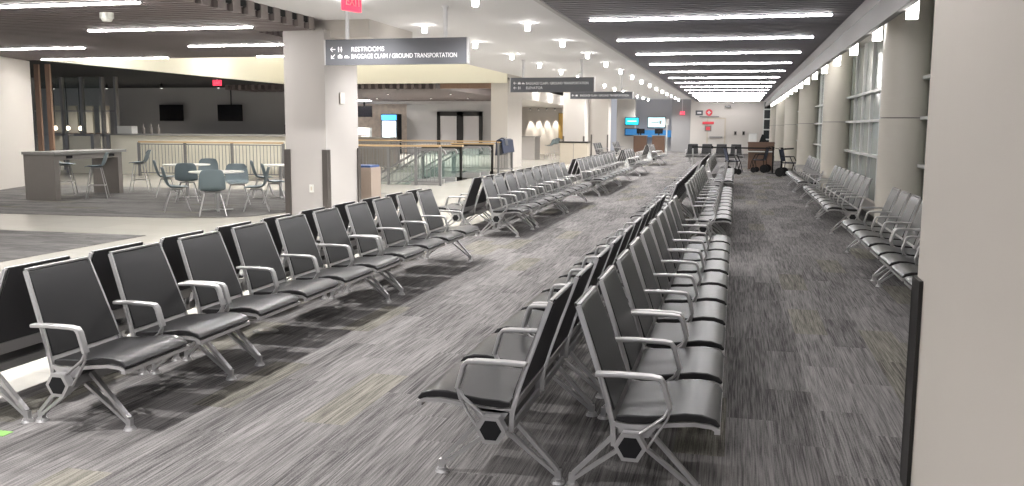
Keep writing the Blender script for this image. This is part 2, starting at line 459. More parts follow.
o = obj('wall_sign', bx(-2.1, -1.4, 58.40, 58.44, 1.82, 1.98), M['red']); setp(o, 'red strip sign across the door in the end wall', 'sign')
o = obj('wall_notice', bx(-1.95, -1.55, 58.40, 58.44, 1.38, 1.74), M['lam']); setp(o, 'square notice below the red strip sign on the door', 'notice')
obj('notice_border', bx(-1.88, -1.62, 58.395, 58.4, 1.45, 1.67), M['red'], o)
o = obj('door_closer', bx(-2.3, -1.1, 58.40, 58.5, 2.26, 2.33), M['aluD']); setp(o, 'long grey door closer above the end wall door', 'door closer')
o = obj('wall_camera', bx(-.75, -.4, 58.2, 58.5, 2.86, 2.98), M['aluD'], bevel=.02); setp(o, 'grey box camera high on the end wall', 'camera')
for k, x in enumerate((-.15, .35)):
    o = obj('wall_card_reader', bx(x, x + .16, 58.44, 58.5, 1.15, 1.4), M['lam'], bevel=.01); setp(o, ('left', 'right')[k] + ' small dark card reader on the end wall right of the door', 'card reader', 'card readers')  # card reader boxes, not switches
    obj('reader_face', bx(x + .03, x + .13, 58.43, 58.44, 1.19, 1.36), M['black'], o)
# side window by the podium on the end wall
wf = B()
for x in (1.6, 2.28): box(wf, x - .03, x + .03, 58.4, 58.5, 0, ZC)
for z in (.9, 1.5, 2.15, 2.75): box(wf, 1.6, 2.28, 58.4, 58.5, z - .04, z + .04)
o = struct('window_end', wf, M['mull']); obj('pane', bx(1.63, 2.25, 58.44, 58.46, 0, ZC), M['darkglass'], o)

# ------------------------------------------------------------------ lights of the room and added fill lamps
ORD = ['first', 'second', 'third', 'fourth', 'fifth', 'sixth', 'seventh', 'eighth', 'ninth', 'tenth', 'eleventh', 'twelfth', 'thirteenth', 'fourteenth', 'fifteenth', 'sixteenth', 'seventeenth', 'eighteenth']
def led_bar(x0, x1, y, label, group, m='led'):
    t = empty('ceiling_light', (0, 0, 0), 0, label, 'ceiling light', group)
    b = B(); box(b, x0 - .02, x1 + .02, y - .075, y + .075, ZC - .012, ZC + .12); obj('housing', b, M['slatb'], t)
    b = B(); box(b, x0, x1, y - .045, y + .045, ZC - .03, ZC - .012); obj('diffuser', b, M[m], t)
    return t
for n in range(-5, 14):
    y = 14.06 + 3.325 * n
    lab = '%s white light bar from the camera across the right slatted ceiling' % ORD[n] if n >= 0 else 'white light bar on the slatted ceiling above the camera, out of frame'
    led_bar(-2.25, 1.28, y, lab, 'light bars on the right slatted ceiling' if n >= 0 else 'light bars out of frame')
for x0, x1, y, lab in ((-11.1, -7.95, 13.9, 'white light bar nearest the square column on the dining ceiling'),
                       (-11.0, -7.87, 10.84, 'white light bar at top left corner of the photo on the dining ceiling'),
                       (-16.8, -13.66, 16.9, 'white light bar above the high table on the dining ceiling'),
                       (-11.16, -8.5, 17.0, 'white light bar running behind the square column on the dining ceiling'),
                       (-17.2, -13.6, 19.75, 'white light bar at the far left edge of the dining ceiling'),
                       (-11.2, -8.5, 19.85, 'white light bar at the far right edge of the dining ceiling'),
                       (-17.2, -14.0, 13.9, 'white light bar on the dining ceiling beyond the left frame edge'),
                       (-11.1, -7.95, 7.7, 'white light bar on the dining ceiling nearer than the frame'),
                       (-11.1, -7.95, 3.0, 'white light bar on the dining ceiling beside the camera, out of frame')):
    led_bar(x0, x1, y, lab, 'light bars on the dining ceiling', 'ledl')

def downlight(x, y, z, label, group, power=170, spot=True):
    t = empty('downlight', (x, y, z), 0, label, 'downlight', group)
    b = B(); cyl(b, (0, 0), .105, -.012, 0, 24); obj('trim_ring', b, M['tablet'], t)
    b = B(); cyl(b, (0, 0), .045, -.14, -.012, 20, r2=.05); obj('lens', b, M['lens'], t)
    if spot:
        l = bpy.data.lights.new('downlight_lamp', 'SPOT'); l.energy = power; l.spot_size = math.radians(150); l.spot_blend = .7
        l.shadow_soft_size = .06; l.color = (1, .98, .965)
        lo = bpy.data.objects.new('downlight_lamp', l); COL.objects.link(lo); lo.parent = t; lo.location = (0, 0, -.16)
for r, (x, nm) in enumerate(((-3.7, 'right'), (-5.65, 'left'))):
    k = 0
    for n in range(-4, 15):
        y = 12.72 + 3.35 * n
        vis = n >= 0
        lab = '%s recessed round downlight from the camera, %s row of the white ceiling' % (ORD[k], nm) if vis else 'recessed round downlight overhead, out of frame, %s row of the white ceiling' % nm
        downlight(x, y, ZW, lab, 'downlights in the %s row' % nm, 330 if n < 8 else 270)
        if vis: k += 1

for k, (x, y) in enumerate(((-16, 22.5), (-12.5, 22.5), (-9.5, 22.5), (-16, 28), (-12.5, 28), (-9.5, 28))):  # added lamps out of view, brightening the counter and escalators
    downlight(x, y, 5.2, '%s added unseen downlight in the raised ceiling over the escalators' % ORD[k], 'added downlights over the escalators', 330)
for k, (x, y) in enumerate(((-10.6, 39.5), (-10.6, 44.0), (-10.2, 48.0))):  # extra lamps put in to lighten the far lounge
    downlight(x, y, ZW + .18, '%s added downlight over the far lounge desk' % ORD[k], 'added downlights over the far lounge', 520)
# vertical light blades along the window wall
for n in range(-3, 17):
    y = 10.72 + 2.52 * n
    if y < 5: continue
    t = empty('wall_light', (1.8, y, 2.78), 0, ('%s bright vertical wall light from the camera along the window wall' % ORD[n]) if n >= 0 else 'bright vertical wall light by the near pillar, out of frame', 'wall light', 'vertical wall lights')
    obj('diffuser', bx(-.055, .055, -.05, .05, 0, .42), M['blade'], t)
    obj('housing', bx(-.06, .06, -.055, .055, .42, .47), M['mull'], t)

# cove lights in the atrium
cv = B(); box(cv, -17.4, -8.2, 32.5, 32.62, 5.08, 5.12); o = obj('cove_light', cv, M['cove']); setp(o, 'hidden cove light above the long cream fascia', 'cove light')
cv = B(); box(cv, -16.8, -16.68, 20.8, 32, 5.08, 5.12); o = obj('cove_light', cv, M['cove']); setp(o, 'hidden cove light above the angled cream fascia at left', 'cove light')
# linear lights in back zone + bright lounge ceiling
for k, (x0, x1, y) in enumerate(((-10.7, -8.7, 38), (-10.4, -8.7, 42))):
    t = empty('ceiling_light', (0, 0, 0), 0, ('nearer', 'farther')[k] + ' white light bar over the grey double doors', 'ceiling light', 'light bars over the grey doors')
    obj('diffuser', bx(x0, x1, y - .08, y + .08, ZC + .03, ZC + .06), M['ledl'], t); obj('housing', bx(x0, x1, y - .1, y + .1, ZC + .06, ZC + .1), M['mull'], t)
for k, y in enumerate((39, 42.5, 46, 49.5)):
    t = empty('ceiling_light', (0, 0, 0), 0, '%s bright light bar over the far lounge beside the slate signs' % ORD[k], 'ceiling light', 'light bars over the far lounge')
    obj('diffuser', bx(-11.5, -8.1, y - .3, y + .3, ZW + .12, ZW + .15), M['ledl'], t); obj('housing', bx(-11.5, -8.1, y - .33, y + .33, ZW + .15, ZW + .18), M['mull'], t)
def track_spot(x, y, label, group, e):
    t = empty('track_spot', (x, y, ZC), 0, label, 'spotlight', group)
    b = B(); cyl(b, (0, 0), .05, -.22, -.06, 12); obj('can', b, M['black'], t)
    b = B(); cyl(b, (0, 0), .012, -.06, .0, 8); obj('stem', b, M['black'], t)
    b = B(); cyl(b, (0, 0), .04, -.23, -.22, 12); obj('lens', b, M['lensd'], t)
    l = bpy.data.lights.new('track_lamp', 'SPOT'); l.energy = e; l.spot_size = math.radians(150); l.spot_blend = .6; l.color = (1, .97, .93); l.shadow_soft_size = .05
    lo = bpy.data.objects.new('track_lamp', l); COL.objects.link(lo); lo.parent = t; lo.location = (0, 0, -.25)
for k, x in enumerate((-27, -24.5, -22, -19.5)): track_spot(x, 31.5, '%s black track spot from the left on the dark restaurant ceiling' % ORD[k], 'track spots in the restaurant', 230)
for k, (x, y) in enumerate(((-18.5, 39), (-15.5, 39), (-12.5, 39), (-18.5, 45), (-15.5, 45), (-13.5, 45))): track_spot(x, y, '%s small added spot in the slatted ceiling before the grey double doors' % ORD[k], 'added spots before the double doors', 950)  # spots added to brighten the grey door wall
# four wall-wash spots in the lounge
for k in range(4):
    x = -11.95 + .5 * k; y = 52.75
    t = empty('wall_washer', (x, y, 2.6), 0, '%s small wall washer spot on the far lounge wall' % ORD[k], 'spotlight', 'lounge wall washers')
    b = B(); cyl(b, (0, 0), .05, 0, .1, 14); obj('can', b, M['aluD'], t)
    b = B(); cyl(b, (0, 0), .04, -.01, 0, 14); obj('lens', b, M['lensd'], t)
    l = bpy.data.lights.new('washer_lamp', 'SPOT'); l.energy = 260; l.spot_size = math.radians(34); l.spot_blend = .4; l.color = (1, .92, .8); l.shadow_soft_size = .03
    lo = bpy.data.objects.new('washer_lamp', l); COL.objects.link(lo); lo.parent = t; lo.location = (0, 0, -.03); lo.rotation_euler = (math.radians(6), 0, 0)

# ------------------------------------------------------------------ beam benches
PITCH = .66
frame_line = [(.358, .352), (.33, .368), (.26, .374), (.17, .364), (.06, .347), (-.02, .343), (-.085, .350)]
back_line = [(-.083, .25), (-.088, .34), (-.115, .45), (-.155, .57), (-.200, .70), (-.250, .842)]
def m_seat_frame():
    b = B()
    for y in (.062, .598):
        prism(b, ribbon(frame_line, .018), y - .008, y + .008)
        prism(b, ribbon([(x_ + .006, z_) for x_, z_ in back_line], .022), y - .007, y + .007)
        prism(b, [(-.07, .345), (.11, .355), (.07, .30), (-.04, .30)], y - .008, y + .008)
    for v in b.verts:
        if v.co.z > .42: v.co.y += (.33 - v.co.y) * .13 * (v.co.z - .42) / .44
    box(b, -.251, -.237, .10, .56, .840, .851)
    box(b, .340, .364, .05, .61, .340, .360)
    prism(b, ribbon([(-.085, .352), (-.112, .42)], .014), .06, .59)
    prism(b, ribbon([(-.083, .262), (-.086, .30)], .014), .06, .59)
    return mesh_from(b, 'seat_frame', M['alu'])
def m_seat():
    top = [(-.07, .385), (-.02, .392), (.06, .394), (.14, .404), (.22, .418), (.29, .417), (.345, .400), (.366, .374)]
    bot = [(.355, .364), (.32, .380), (.25, .385), (.16, .376), (.06, .359), (-.02, .355), (-.07, .361)]
    b = B(); prism(b, top + bot, .058, .602)
    return mesh_from(b, 'seat_cushion', M['vinyl'])
def m_back():
    fr = [(-.075, .405), (-.108, .50), (-.150, .62), (-.196, .75), (-.230, .830), (-.240, .838)]
    rr = [(-.252, .840), (-.254, .853), (-.266, .852), (-.238, .77), (-.196, .66), (-.150, .53), (-.122, .44), (-.100, .395)]
    b = B(); prism(b, fr + rr, .072, .588)
    for v in b.verts: v.co.y += (.33 - v.co.y) * .13 * max(0, v.co.z - .42) / .44
    bmesh.ops.recalc_face_normals(b, faces=b.faces)
    for q in b.faces:
        if q.normal.x < -.5 and q.calc_center_median().x < -.1: q.material_index = 1
    return mesh_from(b, 'backrest', [M['vinyl'], M['shell']])
def m_arm():
    b = B()
    prism(b, ribbon([(-.155, .572), (-.05, .576), (.08, .574), (.116, .569), (.130, .550), (.160, .445)], .019), -.022, .022)
    prism(b, ribbon([(.162, .455), (.135, .405), (.022, .315)], .013), -.011, .011)
    prism(b, ribbon([(.162, .450), (.150, .40), (.066, .262)], .011), -.008, .008)
    return mesh_from(b, 'armrest', M['alu'])
def hexa(r, a0=0): return [(r * math.cos(a0 + k * PI / 3), .272 + r * math.sin(a0 + k * PI / 3)) for k in range(6)]
def m_cap(side):
    b = B(); prism(b, hexa(.069), -.05 if side < 0 else .0, .0 if side < 0 else .05); return mesh_from(b, 'end_cap', M['alu'])
def m_insert(side):
    b = B(); prism(b, hexa(.050), -.052 if side < 0 else .045, -.045 if side < 0 else .052); return mesh_from(b, 'cap_insert', M['black'])
def m_leg(s):
    b = B()
    bar(b, (s * .055, 0, .295), (s * .272, 0, .062), .030, .018, up=(0, 0, 1))
    bar(b, (s * .02, 0, .232), (s * .268, 0, .040), .030, .016, up=(0, 0, 1))
    box(b, s * .275 - .014, s * .275 + .014, -.014, .014, .018, .062)
    return mesh_from(b, 'leg', M['alu'])
def m_foot(s):
    b = B(); cyl(b, (s * .275, 0), .034, 0, .012, 18, r2=.029); cyl(b, (s * .275, 0), .024, .012, .02, 18)
    return mesh_from(b, 'foot_disc', M['alu'])
ME = dict(frame=m_seat_frame(), seat=m_seat(), back=m_back(), arm=m_arm(), cl=m_cap(-1), cr=m_cap(1), il=m_insert(-1), ir=m_insert(1), lf=m_leg(1), lr=m_leg(-1), ff=m_foot(1), fr=m_foot(-1))

def make_bench(n, name='airport_bench'):
    t = empty(name, (0, 0, 0)); L = n * PITCH
    def put(nm, me, y=0, parent=t, bev=0, seg=2, z=0):
        o = obj(nm, me, None, parent, bevel=bev, seg=seg); o.location = (0, y, z); return o
    b = B(); prism(b, hexa(.048, PI / 6), .03, L - .03); obj('beam', b, M['aluD'], t)
    for i in range(n):
        y = i * PITCH
        put('seat_frame', ME['frame'], y)
        put('seat_cushion', ME['seat'], y, bev=.016, seg=3)
        put('backrest', ME['back'], y, bev=.012, seg=3)
    for i in range(n + 1):
        y = min(max(i * PITCH, .022), L - .022)
        put('armrest', ME['arm'], y, bev=.004, seg=1)
    c = put('end_cap', ME['cl'], .042); obj('cap_insert', ME['il'], None, c)
    c = put('end_cap', ME['cr'], L - .042); obj('cap_insert', ME['ir'], None, c)
    for y in (.18, L - .15):
        for k in ('f', 'r'):
            l = put('leg', ME['l' + k], y); obj('foot_disc', ME['f' + k], None, l)
    return t
proto = {2: make_bench(2), 4: make_bench(4)}
used = set()
def bench(n, x, y, rz, label, group):
    """(x, y): hub point of local y = 0 end"""
    if n not in used: used.add(n); t = proto[n]
    else: t = copy_tree(proto[n])
    t.location = (x, y, 0); t.rotation_euler = (0, 0, rz)
    return setp(t, label, 'bench', group)
NUM = {2: 'two-seat', 4: 'four-seat'}
def row(x, ys, facing, lab, group, mods=(2, 4, 4), count=None):
    """benches in line along Y; facing +1 = +X, -1 = -X"""
    k = 0
    for y0 in ys:
        y = y0
        for n in mods if not isinstance(y0, tuple) else y0[1]:
            if isinstance(y, tuple): y = y[0]
            L = n * PITCH
            if facing > 0: bench(n, x, y, 0, lab(k, n), group)
            else: bench(n, x, y + L, PI, lab(k, n), group)
            y += L + .025; k += 1
LYs = [3.80, 12.55, 20.7, (29.9, (4,)), (38.3, (4,))]
row(-3.335, LYs, 1, lambda k, n: '%s black bench facing the wide aisle, %s from the camera in the left row' % (NUM[n], ORD[k]), 'benches of the left row facing the aisle')
row(-3.95, LYs, -1, lambda k, n: '%s black bench facing the tiled concourse, %s from the camera behind the left row' % (NUM[n], ORD[k]), 'benches behind the left row facing the concourse')
MYs = [3.64, 12.1, 21.0]
row(-.385, MYs, 1, lambda k, n: '%s black bench facing the windows, %s from the camera in the centre row' % (NUM[n], ORD[k]), 'benches of the centre row facing the windows')
row(-1.005, [y + .06 for y in MYs], -1, lambda k, n: '%s black bench facing the wide aisle, %s from the camera in the centre row' % (NUM[n], ORD[k]), 'benches of the centre row facing the aisle')
row(1.745, [7.25, 14.35, 21.2], -1, lambda k, n: '%s black bench under the windows, %s from the near beige pillar' % (NUM[n], ORD[k]), 'benches along the window wall', mods=(4, 4))
bench(4, -2.3, 43.2, -PI / 2, 'four-seat dark bench facing the camera in front of the end wall', 'far benches')
bench(4, -6.3, 42.2, 0, 'four-seat bench behind the nearer far beige column', 'far benches')
bench(4, -5.9, 46.0, 0, 'four-seat bench between the two far beige columns', 'far benches')

# carpet marks
o = obj('floor_outlet', cyl(B(), (0, 0), .10, 0, .008, 28, r2=.09), M['aluD']); o.location = (-3.53, 6.25, 0); setp(o, 'round metal floor outlet cover between the legs of left row benches', 'floor outlet'); obj('outlet_lid', cyl(B(), (0, 0), .06, .008, .011, 24), M['alu'], o)
o = obj('floor_tape', bx(-3.78, -3.62, 3.72, 3.79, 0, .003), M['green']); setp(o, 'short green tape on carpet at lower left', 'tape')

# ------------------------------------------------------------------ hanging signs
def hang_sign(name, x0, x1, y, z0, z1, label, rods):
    t = empty(name, ((x0 + x1) / 2, y, z0), 0, label, 'sign', 'hanging wayfinding signs')
    w = (x1 - x0) / 2; h = z1 - z0
    obj('panel', bx(-w, w, -.05, .05, 0, h), M['sign'], t)
    obj('end_trim', bx(w, w + .02, -.055, .055, 0, h), M['alu'], t); obj('end_trim', bx(-w - .02, -w, -.055, .055, 0, h), M['alu'], t)
    for rx in rods:
        b = B(); cyl(b, (rx - (x0 + x1) / 2, 0), .032, h, ZW - z0, 14); cyl(b, (rx - (x0 + x1) / 2, 0), .06, ZW - z0 - .02, ZW - z0, 16); obj('rod', b, M['signtext'], t)
    return t, w, h
def arrow(bm, cx, cz, s, ang):
    def P(x, z): return (cx + s * (x * math.cos(ang) - z * math.sin(ang)), -.053, cz + s * (x * math.sin(ang) + z * math.cos(ang)))
    bar(bm, P(-.5, 0), P(.5, 0), .004, s * .16, up=(math.cos(ang + PI / 2), 0, math.sin(ang + PI / 2)))
    for q in (.4, -.4): bar(bm, P(-.52, 0), P(-.08, q), s * .15, .004, up=(0, 1, 0))
    return bm
def restroom_icon(bm, cx, cz, s):
    for k in (-1, 1):
        x = cx + k * s * .28
        tube(bm, [(x, -.052, cz + s * .36), (x, -.054, cz + s * .36)], s * .12, 10)
        if k < 0: box(bm, x - s * .13, x + s * .13, -.054, -.05, cz - .05 * s, cz + s * .22); box(bm, x - s * .09, x + s * .09, -.054, -.05, cz - .5 * s, cz - .05 * s)
        else: poly_xz(bm, [(x - s * .08, cz + s * .22), (x + s * .08, cz + s * .22), (x + s * .2, cz - s * .2), (x - s * .2, cz - s * .2)]); box(bm, x - s * .08, x + s * .08, -.054, -.05, cz - .5 * s, cz - .2 * s)
    return bm
def poly_xz(bm, pts, y0=-.054, y1=-.05): return prism(bm, pts, y0, y1)
def bag_icon(bm, cx, cz, s):
    box(bm, cx - s * .5, cx + s * .5, -.054, -.05, cz - s * .4, cz + s * .22)
    box(bm, cx - s * .2, cx - s * .12, -.054, -.05, cz + s * .22, cz + s * .42); box(bm, cx + s * .12, cx + s * .2, -.054, -.05, cz + s * .22, cz + s * .42)
    box(bm, cx - s * .2, cx + s * .2, -.054, -.05, cz + s * .36, cz + s * .44); return bm
def car_icon(bm, cx, cz, s):
    poly_xz(bm, [(cx - s * .55, cz - s * .3), (cx + s * .55, cz - s * .3), (cx + s * .55, cz - s * .02), (cx + s * .3, cz + s * .02), (cx + s * .15, cz + s * .25), (cx - s * .3, cz + s * .25), (cx - s * .5, cz)]); return bm

t, w, h = hang_sign('hanging_sign', -6.44, -4.08, 13.6, 2.565, 2.965, 'slate hanging sign for restrooms, baggage claim and ground transportation nearest the camera', (-6.08, -4.44))
u = h / .4
b = B(); arrow(b, -w + .13, .245, .085, 0); obj('arrow', b, M['signtext'], t)
b = B(); arrow(b, -w + .13, .135, .085, PI / 4); obj('arrow', b, M['signtext'], t)
obj('icon', restroom_icon(B(), -w + .25, .245, .085), M['signtext'], t)
obj('icon', bag_icon(B(), -w + .25, .135, .075), M['signtext'], t)
obj('icon', car_icon(B(), -w + .365, .13, .075), M['signtext'], t)
text('RESTROOMS', .10, -w + .44, -.052, .21, M['signtext'], t, sx=1.0)
text('BAGGAGE CLAIM / GROUND TRANSPORTATION', .10, -w + .44, -.052, .10, M['signtext'], t, sx=.80)
t, w, h = hang_sign('hanging_sign', -6.2, -3.85, 24.9, 2.56, 2.96, 'slate hanging sign for baggage claim and elevator, second from the camera', (-5.85, -4.2))
b = B(); arrow(b, -w + .13, .25, .085, 0); obj('arrow', b, M['signtext'], t)
b = B(); arrow(b, -w + .13, .12, .085, 0); obj('arrow', b, M['signtext'], t)
obj('icon', bag_icon(B(), -w + .25, .25, .08), M['signtext'], t); obj('icon', car_icon(B(), -w + .365, .245, .08), M['signtext'], t)
obj('icon', restroom_icon(B(), -w + .25, .12, .08), M['signtext'], t)
text('BAGGAGE CLAIM / GROUND TRANSPORTATION', .10, -w + .44, -.052, .21, M['signtext'], t, sx=.80)
text('ELEVATOR', .10, -w + .44, -.052, .085, M['signtext'], t)
t, w, h = hang_sign('hanging_sign', -5.6, -3.47, 31.0, 2.56, 2.80, 'narrow single-line slate hanging sign, farthest of three', (-5.3, -3.85))
b = B(); arrow(b, -w + .1, .12, .085, 0); obj('arrow', b, M['signtext'], t)
obj('icon', bag_icon(B(), -w + .22, .12, .075), M['signtext'], t)
text('BAGGAGE CLAIM / GROUND TRANSPORTATION', .095, -w + .34, -.052, .085, M['signtext'], t, sx=.80)
# exit signs
def exit_sign(x, y, z, label, w=.34, h=.24, rz=0, top=None):
    t = empty('exit_sign', (x, y, z), math.radians(rz), label, 'exit sign')
    obj('housing', bx(-w / 2, w / 2, -.0, .06, 0, h), M['exitr'], t, bevel=.01)
    text('EXIT', h * .62, 0, -.003, h * .28, M['paper'], t, align='CENTER')
    b = B(); cyl(b, (0, .03), .02, h, (top or ZW) - z, 10); obj('stem', b, M['signtext'], t)
exit_sign(-4.83, 11.0, 3.06, 'red exit sign above the near hanging sign', rz=74)
exit_sign(-18.32, 29.5, 3.02, 'small red exit sign over the restaurant opening', h=.2, top=ZC)
o = obj('ceiling_camera', cyl(cyl(B(), (0, 0), .06, 0, .05, 18, r2=.09), (0, 0), .10, .05, .13, 18), M['tablet'], smooth=False)
o.location = (-9.15, 11.85, ZC - .13); setp(o, 'white dome ceiling camera on the dining ceiling', 'camera')

# ------------------------------------------------------------------ dining zone
def shell_mesh(seat_z, w=.46, bh=.38):
    """moulded seat shell facing +x: seat pan bending up into a back"""
    prof = [(.22, -.015), (.20, .004), (.10, -.012), (-.03, -.020), (-.13, .0), (-.185, .06), (-.215, .15), (-.24, .25), (-.262, bh - .02), (-.268, bh)]
    wid = [.36, .42, .46, .47, .47, .47, .46, .45, .38, .28]
    lip = [0, .008, .03, .04, .035, .03, .02, .012, .004, 0]
    b = B(); rows = []
    for (x, z), ww, lp in zip(prof, wid, lip):
        r = []
        for k in range(9):
            s = k / 4 - 1
            fx = x + (.05 * s * s if z > .05 else 0); fz = seat_z + z + lp * abs(s) ** 3
            r.append(b.verts.new((fx, s * ww / 2 * (w / .46), fz)))
        rows.append(r)
    for a, c in zip(rows, rows[1:]):
        for k in range(8): b.faces.new((a[k], a[k + 1], c[k + 1], c[k]))
    return mesh_from(b, 'seat_shell', M['teal'], True)
def make_chair(name, sz, spread, bh=.38):
    t = empty(name, (0, 0, 0))
    o = obj('seat_shell', shell_mesh(sz, bh=bh), None, t)
    sd = o.modifiers.new('thick', 'SOLIDIFY'); sd.thickness = .012; o.modifiers.new('smooth', 'SUBSURF').levels = 1; o.modifiers['smooth'].render_levels = 1
    for sx in (1, -1):
        for sy in (1, -1):
            b = B(); tube(b, [(sx * .10, sy * .13, sz - .035), (sx * spread, sy * spread, .0)], .010, 8); obj('leg', b, M['alu'], t)
    b = B(); box(b, -.11, .11, -.14, .14, sz - .045, sz - .03); obj('mount', b, M['aluD'], t)
    if sz > .6:
        b = B(); k = .10 + (spread - .10) * (1 - .28 / sz); k2 = .13 + (spread - .13) * (1 - .28 / sz)
        tube(b, [(k, k2, .28), (k, -k2, .28), (-k, -k2, .28), (-k, k2, .28), (k, k2, .28)], .008, 6); obj('foot_ring', b, M['alu'], t)
    return t
cafe0 = make_chair('cafe_chair', .44, .23); stool0 = make_chair('bar_stool', .70, .22, .30)
def place(p0, first, x, y, face, label, cat, group):
    t = p0 if first else copy_tree(p0)
    t.location = (x, y, .004); t.rotation_euler = (0, 0, math.radians(face)); return setp(t, label, cat, group)
cafe = ((-9.05, 14.3, 123, 'teal-grey cafe chair seen squarely from behind at the front round table'),
        (-10.15, 14.85, 36, 'teal-grey cafe chair on the left side of the front round table'),
        (-8.75, 15.3, 208, 'teal-grey cafe chair on the right side of the front round table'),
        (-9.8, 16.4, -57, 'teal-grey cafe chair behind the front round table, facing the camera'),
        (-9.25, 16.9, 33, 'teal-grey cafe chair turned sideways right behind the front round table'),
        (-12.35, 17.7, 36, 'leftmost teal-grey cafe chair, beside the rear round table'),
        (-11.15, 16.7, 118, 'teal-grey cafe chair in front of the rear round table, seen from behind'),
        (-11.95, 18.75, -60, 'teal-grey cafe chair behind the rear round table, facing the camera'),
        (-10.3, 18.3, 33, 'pale lit cafe chair left of the third table near the square column'),
        (-9.15, 18.9, 210, 'cafe chair half hidden behind the square column at the third table'))
for i, (x, y, f, lab) in enumerate(cafe): place(cafe0, i == 0, x, y, f, lab, 'chair', 'cafe chairs in the dining zone')
for i, (x, y, f, lab) in enumerate(((-13.55, 16.95, 212, 'teal-grey bar stool at the near right side of the high table'),
                                    (-13.95, 18.98, 206, 'teal-grey bar stool at the far right end of the high table'),
                                    (-15.0, 17.7, 30, 'bar stool on the far side of the high table, partly hidden'))):
    place(stool0, i == 0, x, y, f, lab, 'stool', 'bar stools at the high table')
def round_table(x, y, r, label):
    t = empty('cafe_table', (x, y, .004), 0, label, 'table', 'round cafe tables')
    b = B(); cyl(b, (0, 0), r, .715, .74, 40); obj('tabletop', b, M['tablet'], t, bevel=.006)
    b = B(); cyl(b, (0, 0), .035, .02, .70, 16); cyl(b, (0, 0), .12, .70, .715, 16); obj('pedestal', b, M['alu'], t)
    b = B()
    for k in range(4):
        a = k * PI / 2 + .6; bar(b, (0, 0, .02), (.28 * math.cos(a), .28 * math.sin(a), .012), .055, .02)
    obj('base', b, M['alu'], t)
round_table(-9.45, 15.1, .5, 'white round cafe table nearest the camera with steel pedestal')
round_table(-11.75, 17.6, .5, 'white round cafe table at the back left of the cafe chairs')
round_table(-9.8, 18.2, .42, 'white round cafe table half hidden by the square column')
# high table
t = empty('high_table', (-14.3, 17.3, .004), math.radians(4), 'tall taupe laminate table with panel ends left of the cafe chairs', 'table')
obj('tabletop', bx(-.42, .36, -1.25, 1.3, .96, 1.02), M['lamtop'], t, bevel=.004)
obj('end_panel', bx(-.40, .32, -1.22, -1.06, 0, .96), M['lam'], t); obj('end_panel', bx(-.36, .30, 1.04, 1.20, 0, .96), M['lam'], t)
obj('apron', bx(-.36, .30, -1.06, 1.04, .84, .96), M['lam'], t)
for y in (-.8, .7): obj('power_outlet', bx(.30, .308, y, y + .2, .87, .93), M['black'], t)

# railing and counter in front of the restaurant
def railing(name, pts, posts, label, m_rail='wood', top=1.07, nb=.115, post_m='aluD'):
    t = empty(name, (0, 0, 0), 0, label, 'railing')
    bal = B(); rail = B(); low = B(); wr = .03
    for p, q in zip(pts, pts[1:]):
        P, Q = Vector((*p, 0)), Vector((*q, 0)); L = (Q - P).length; d = (Q - P) / L
        bar(rail, P + Vector((0, 0, top)), Q + Vector((0, 0, top)), .075, .05)
        bar(low, P + Vector((0, 0, .10)), Q + Vector((0, 0, .10)), .03, .03); bar(low, P + Vector((0, 0, top - .07)), Q + Vector((0, 0, top - .07)), .03, .03)
        k = nb
        while k < L - .02:
            c = P + d * k; bar(bal, (c.x, c.y, .1), (c.x, c.y, top - .07), .014, .014, up=(0, 1, 0)); k += nb
    obj('handrail', rail, M[m_rail], t); obj('cross_rail', low, M[post_m], t); obj('balusters', bal, M[post_m], t)['kind'] = 'stuff'
    for x, y in posts: obj('post', bx(x - .035, x + .035, y - .035, y + .035, 0, top - .02), M[post_m], t)
    return t
railing('railing', [(-18.3, 24.9), (-13.4, 25.1)], [(-18.3, 24.9), (-16.7, 24.97), (-15.1, 25.03), (-13.4, 25.1)], 'long baluster railing with wood handrail before the cream restaurant counter')
kw = B(); box(kw, -20.0, -13.3, 25.7, 25.9, 0, 1.26); box(kw, -21.6, -20.6, 25.7, 25.9, 0, 1.22)
t = empty('counter', (0, 0, 0), 0, 'long cream counter behind the wood-topped railing at left', 'counter')
obj('counter_front', kw, M['cream'], t); obj('countertop', bx(-20.05, -13.25, 25.6, 26.3, 1.26, 1.31), M['lamtop'], t)
for x in (-20.0, -20.6, -21.6): obj('counter_edge', bx(x - .06, x + .06, 25.65, 25.95, 0, 1.27), M['aluD'], t)
o = obj('menu_box', bx(-19.75, -19.2, 25.8, 26.1, 1.31, 1.56), M['paper'], bevel=.01); setp(o, 'white box standing on the left end of the cream counter', 'box')
for k in range(3):
    o = obj('bottle', cyl(cyl(B(), (0, 0), .05, 0, .2, 12), (0, 0), .02, .2, .32, 12), M['lam']); o.location = (-18.9 + k * .28, 26.0, 1.31)
    setp(o, '%s small bottle from the white box on the cream counter' % ORD[k], 'bottle', 'bottles on the counter')
o = empty('coffee_machine', (-18.4, 34.6, 0), 0, 'dark coffee machine under the left wall screen', 'coffee machine')
obj('body', bx(0, 1.1, 0, .6, 1.15, 1.65), M['black'], o, bevel=.04); obj('cup_rail', bx(.05, 1.05, .05, .55, 1.65, 1.72), M['aluD'], o); obj('group_head', bx(1.2, 1.5, 0, .5, 1.15, 1.75), M['aluD'], o)
o = obj('bar_cabinet', bx(-24, -13.6, 34.4, 35.2, 0, 1.15), M['lam']); setp(o, 'low dark back bar cabinet under the wall screens', 'cabinet')
